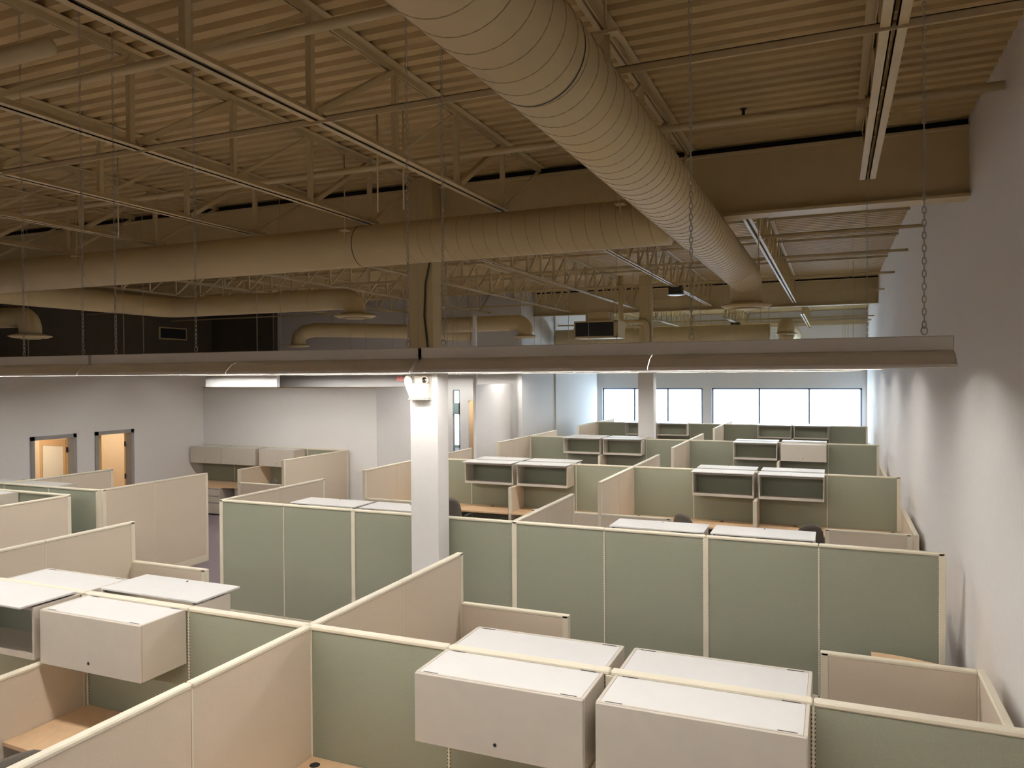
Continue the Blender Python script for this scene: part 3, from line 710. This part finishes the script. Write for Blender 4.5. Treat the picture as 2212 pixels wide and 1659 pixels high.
put_bin('closed', -2.435, -1.325, Yr1, -1, 'closed off-white bin over the front desk, on the column side of the big pair', BG)
put_bin('closed', -1.255, -.125, Yr1, -1, 'closed off-white bin over the front desk, on the side-wall side of the big pair', BG)
put_bin('closed', -2.435, -1.325, Yr1, 1, 'closed bin back to back with the column-side big bin', BG)
put_bin('closed', -1.255, -.125, Yr1, 1, 'closed bin back to back with the wall-side big bin', BG)
put_bin('closed', -5.90, -4.79, Yr1, -1, 'closed off-white bin with black lock above the shaded maple desk corner', BG)
put_bin('open', -7.10, -6.00, Yr1, -1, 'open bin with raised white lid cut by the frame edge, next to the closed bin', BG)
put_bin('open', -5.90, -4.79, Yr1, 1, 'open bin whose raised white lid sticks out towards the aisle, front row', BG)
put_bin('closed', -7.10, -6.00, Yr1, 1, 'closed white-topped bin behind the frame-edge raised lid, front row', BG)
L_desk('maple corner worktop at the foot of the tall beige divider, front row', -3.60, -1.29, Yr1, -1)
L_desk('maple worktop under the big bin by the side wall', 1.06, -1.29, Yr1, -1)
L_desk('shaded maple worktop below the closed bin beside the divider, front row', -3.60, -5.96, Yr1, -1, grom=False)
L_desk('maple worktop below the frame-edge open bin', -8.30, -5.96, Yr1, -1)
L_desk('maple worktop on the aisle side of the front row, column half', -3.60, -1.29, Yr1, 1)
L_desk('maple worktop on the aisle side of the front row, side-wall half', 1.06, -1.29, Yr1, 1)
put_chair(-5.27, 3.46, 1.2, 'grey office chair tucked at the shaded maple worktop, front row')
# loose rounded table in the aisle
pts = [(.36, 7.35), (1.17, 7.35), (1.19, 8.22)]+[(1.19-.85*i/8, 8.22+.235*math.sin(math.pi/2*i/8)) for i in range(1, 9)]
t, xm, ym = worktop('loose maple table with a bowed edge standing beside the side wall', pts)
put_legs(t, .10, .72, .1, .9)

# ---- rows 2 to 5 (side-wall half: modules from -3.73; office half to the left)
def mods(x0): return [x0+1.197*k for k in range(-4, 5)]
r2 = mods(-3.745); Yr2 = 8.86
run('tall plain green partition right of the white column, seen from its bare back'.replace('right of', 'between side wall and'), 'x', Yr2, r2[4:], fab='green', wide=(2,), ends=(1, 1))
run('tall plain green partition behind the white column, reaching to the carpet aisle', 'x', Yr2, r2[:5], fab='green', wide=(2,), ends=(1, 0))
run('beige partition running back from the plain green row at mid length', 'y', r2[4]+.01, [8.90, 10.05, 11.22], ends=(0, 1))
run('beige partition running back from the aisle end of the plain green row', 'y', r2[0]+.03, [8.90, 10.12, 11.33], ends=(0, 1))
for i, k in enumerate((1, 2, 5, 6)):
    a, b = r2[k]+.04, r2[k+1]-.04
    put_bin('open', a, b, Yr2, 1, 'raised white bin lid over the plain green row, %s' % ['closest to the carpet aisle', 'partly behind the white column', 'first past the column', 'last towards the side wall'][i], 'overhead bins of the plain green row')
L_desk('maple worktop hidden behind the plain green row, side-wall half', r2[8], r2[6], Yr2, 1)

def row(n, yc, x0, near, far, lowx, desks=True, span=2.40):
    r = mods(x0); nm = G[n]
    run('green partition of %s, side-wall half' % nm, 'x', yc, r[4:], fab='green', wide=(), ends=(0, 1))
    run('green partition of %s, office half' % nm, 'x', yc, r[:5], fab='green', wide=(), ends=(1, 0))
    run('tall beige cross partition in the middle of %s' % nm, 'y', x0, [yc-span, yc-span/2, yc, yc+span/2, yc+span], ends=(1, 1))
    run('tall beige cross partition at the aisle end of %s' % nm, 'y', r[0], [yc-span, yc-span/2, yc, yc+span/2, yc+span], ends=(1, 1))
    run('low beige partition of %s along the white side wall' % nm, 'y', r[8]+.04, [yc-span, yc-span/2, yc], zt=1.15, ends=(1, 0))
    for a, b, lb in lowx:
        run('low beige front partition of %s, %s' % (nm, lb), 'x', yc-span+.03, [a, b] if abs(b-a) < 1.6 else [a, (a+b)/2, b], zt=1.15, ends=(1, 1))
    nmz = ['first from aisle', 'second from aisle', 'second from side wall', 'beside the side wall']
    for side, kinds in ((-1, near), (1, far)):
        for i, (k, kd) in enumerate(zip((1, 2, 5, 6), kinds)):
            a = r[k]+(.045 if i % 2 == 0 else .045); b = r[k+1]-.045
            put_bin(kd, a, b, yc, side, '%s bin, %s side of %s, %s' % ('open' if kd == 'open' else 'closed', 'front' if side < 0 else 'window', nm, nmz[i]), 'overhead bins of '+nm)
    for x, lb in ((r[2], 'office half'), (r[6], 'side-wall half')):
        run('small beige divider under the bins of %s, %s' % (nm, lb), 'y', x, [yc-.72, yc-.035], zt=1.30 if False else 1.245, ends=(1, 0))
    if desks:
        L_desk('maple worktop of %s, aisle corner' % nm, r[0], r[2], yc, -1)
        L_desk('maple worktop of %s, office side of cross partition' % nm, r[4], r[2], yc, -1)
        L_desk('maple worktop of %s, wall side of cross partition' % nm, r[4], r[6], yc, -1)
        L_desk('maple worktop of %s, corner by the side wall' % nm, r[8], r[6], yc, -1)
    return r
O4 = ('open',)*4
row(3, 15.0, -3.71, O4, O4, [(-.13, 1.05, 'by the side wall'), (-4.95, -2.50, 'crossing the middle partition end'), (-8.47, -7.28, 'beside the white column')])
row(4, 21.5, -3.73, ('open', 'open', 'open', 'closed'), O4, [(-.13, 1.05, 'by the side wall')], desks=False)
row(5, 28.65, -3.73, O4, O4, [(-.13, 1.05, 'by the side wall')], desks=False)
put_chair(-2.34, 13.88, -.55, 'charcoal office chair in the third cubicle row, at the middle desk')
put_chair(-.46, 13.66, .35, 'charcoal office chair in the third cubicle row, closest to the side wall')
put_chair(-7.22, 14.02, .1, 'charcoal office chair in the third cubicle row, beside the white column')

# ---- left cluster by the offices
run('green partition of the office cluster, carrying a bin near the frame edge', 'x', 8.36, [-15.9, -14.7, -13.5, -12.35, -11.17], fab='green', ends=(0, 1))
run('beige partition of the office cluster leading towards the viewer', 'y', -11.15, [5.9, 7.12, 8.36], ends=(1, 1))
run('green partition of the office cluster, second line behind the gap', 'x', 8.90, [-15.9, -14.7, -13.5, -12.35, -11.15], fab='green', ends=(0, 1))
run('wide beige partition beside the carpet aisle with its base showing', 'y', -11.15, [8.93, 9.97, 11.22], ends=(1, 1), base=.125)
run('beige partition in front of the two office doorways', 'y', -13.5, [8.95, 9.95, 11.06], ends=(0, 1))
put_bin('closed', -13.42, -12.31, 8.90, 1, 'closed bin in front of the office doorways, its top just showing', 'overhead bins of the office cluster')
put_bin('closed', -14.66, -13.55, 8.90, 1, 'closed bin farther along in front of the office doorways', 'overhead bins of the office cluster')
put_bin('closed', -13.42, -12.31, 8.36, -1, 'closed bin inside the cubicle cut by the frame edge', 'overhead bins of the office cluster')
# back corner workstation
run('green partition against the pale back wall', 'x', 15.93, [-15.95, -14.83, -13.6, -12.42, -11.25], fab='green', ends=(0, 0))
run('tall beige partition of the back wall workstation', 'y', -11.22, [13.50, 14.70, 15.93], ends=(1, 1))
run('low beige partition of the back wall workstation', 'x', 13.50, [-12.45, -11.26], zt=1.15, ends=(1, 0))
run('beige divider between the back wall bins', 'y', -13.63, [14.75, 15.88], zt=1.245, ends=(1, 0))
BB = 'overhead bins against the back wall'
put_bin('closed', -15.93, -14.86, 15.93, -1, 'closed bin on the back wall, tucked in the corner by the office wall', BB)
put_bin('closed', -14.84, -13.73, 15.93, -1, 'closed bin on the back wall, middle one of three', BB)
put_bin('closed', -13.60, -12.49, 15.93, -1, 'closed bin on the back wall, beside the tall beige partition', BB)
worktop('maple worktop below the back wall bins over white drawers', [(-15.93, 15.87), (-13.67, 15.87), (-13.67, 15.1), (-14.6, 15.0), (-15.0, 14.90), (-15.93, 14.90)])
worktop('maple worktop beside the tall beige partition at the back wall', [(-13.59, 15.87), (-11.27, 15.87), (-11.27, 14.3), (-11.9, 14.3), (-12.3, 15.1), (-13.59, 15.15)])
def pedestal(label, x, y, wd=.42):
    t = thing('drawer_pedestal', label, 'drawers', (x, y, 0))
    MB().box(0, wd, 0, .5, .03, .695, .004).build('casing', 'bin', t)
    for a, b in ((.04, .33), (.337, .50), (.507, .69)):
        d = MB().box(.006, wd-.006, -.018, 0, a, b, .004).build('drawer', 'bin', t)
        MB().box(.03, wd-.03, -.022, -.017, b-.022, b-.012).build('drawer_pull', 'gap', d)
pedestal('white three-drawer pedestal under the back worktop, in the office wall corner', -15.3, 14.98)
pedestal('white three-drawer pedestal under the back worktop, beside the corner one', -14.86, 14.98)
pedestal('white three-drawer pedestal under the back worktop, past the knee space', -14.12, 15.15)
put_chair(-12.75, 14.6, 2.6, 'dark office chair half hidden at the back wall workstation')
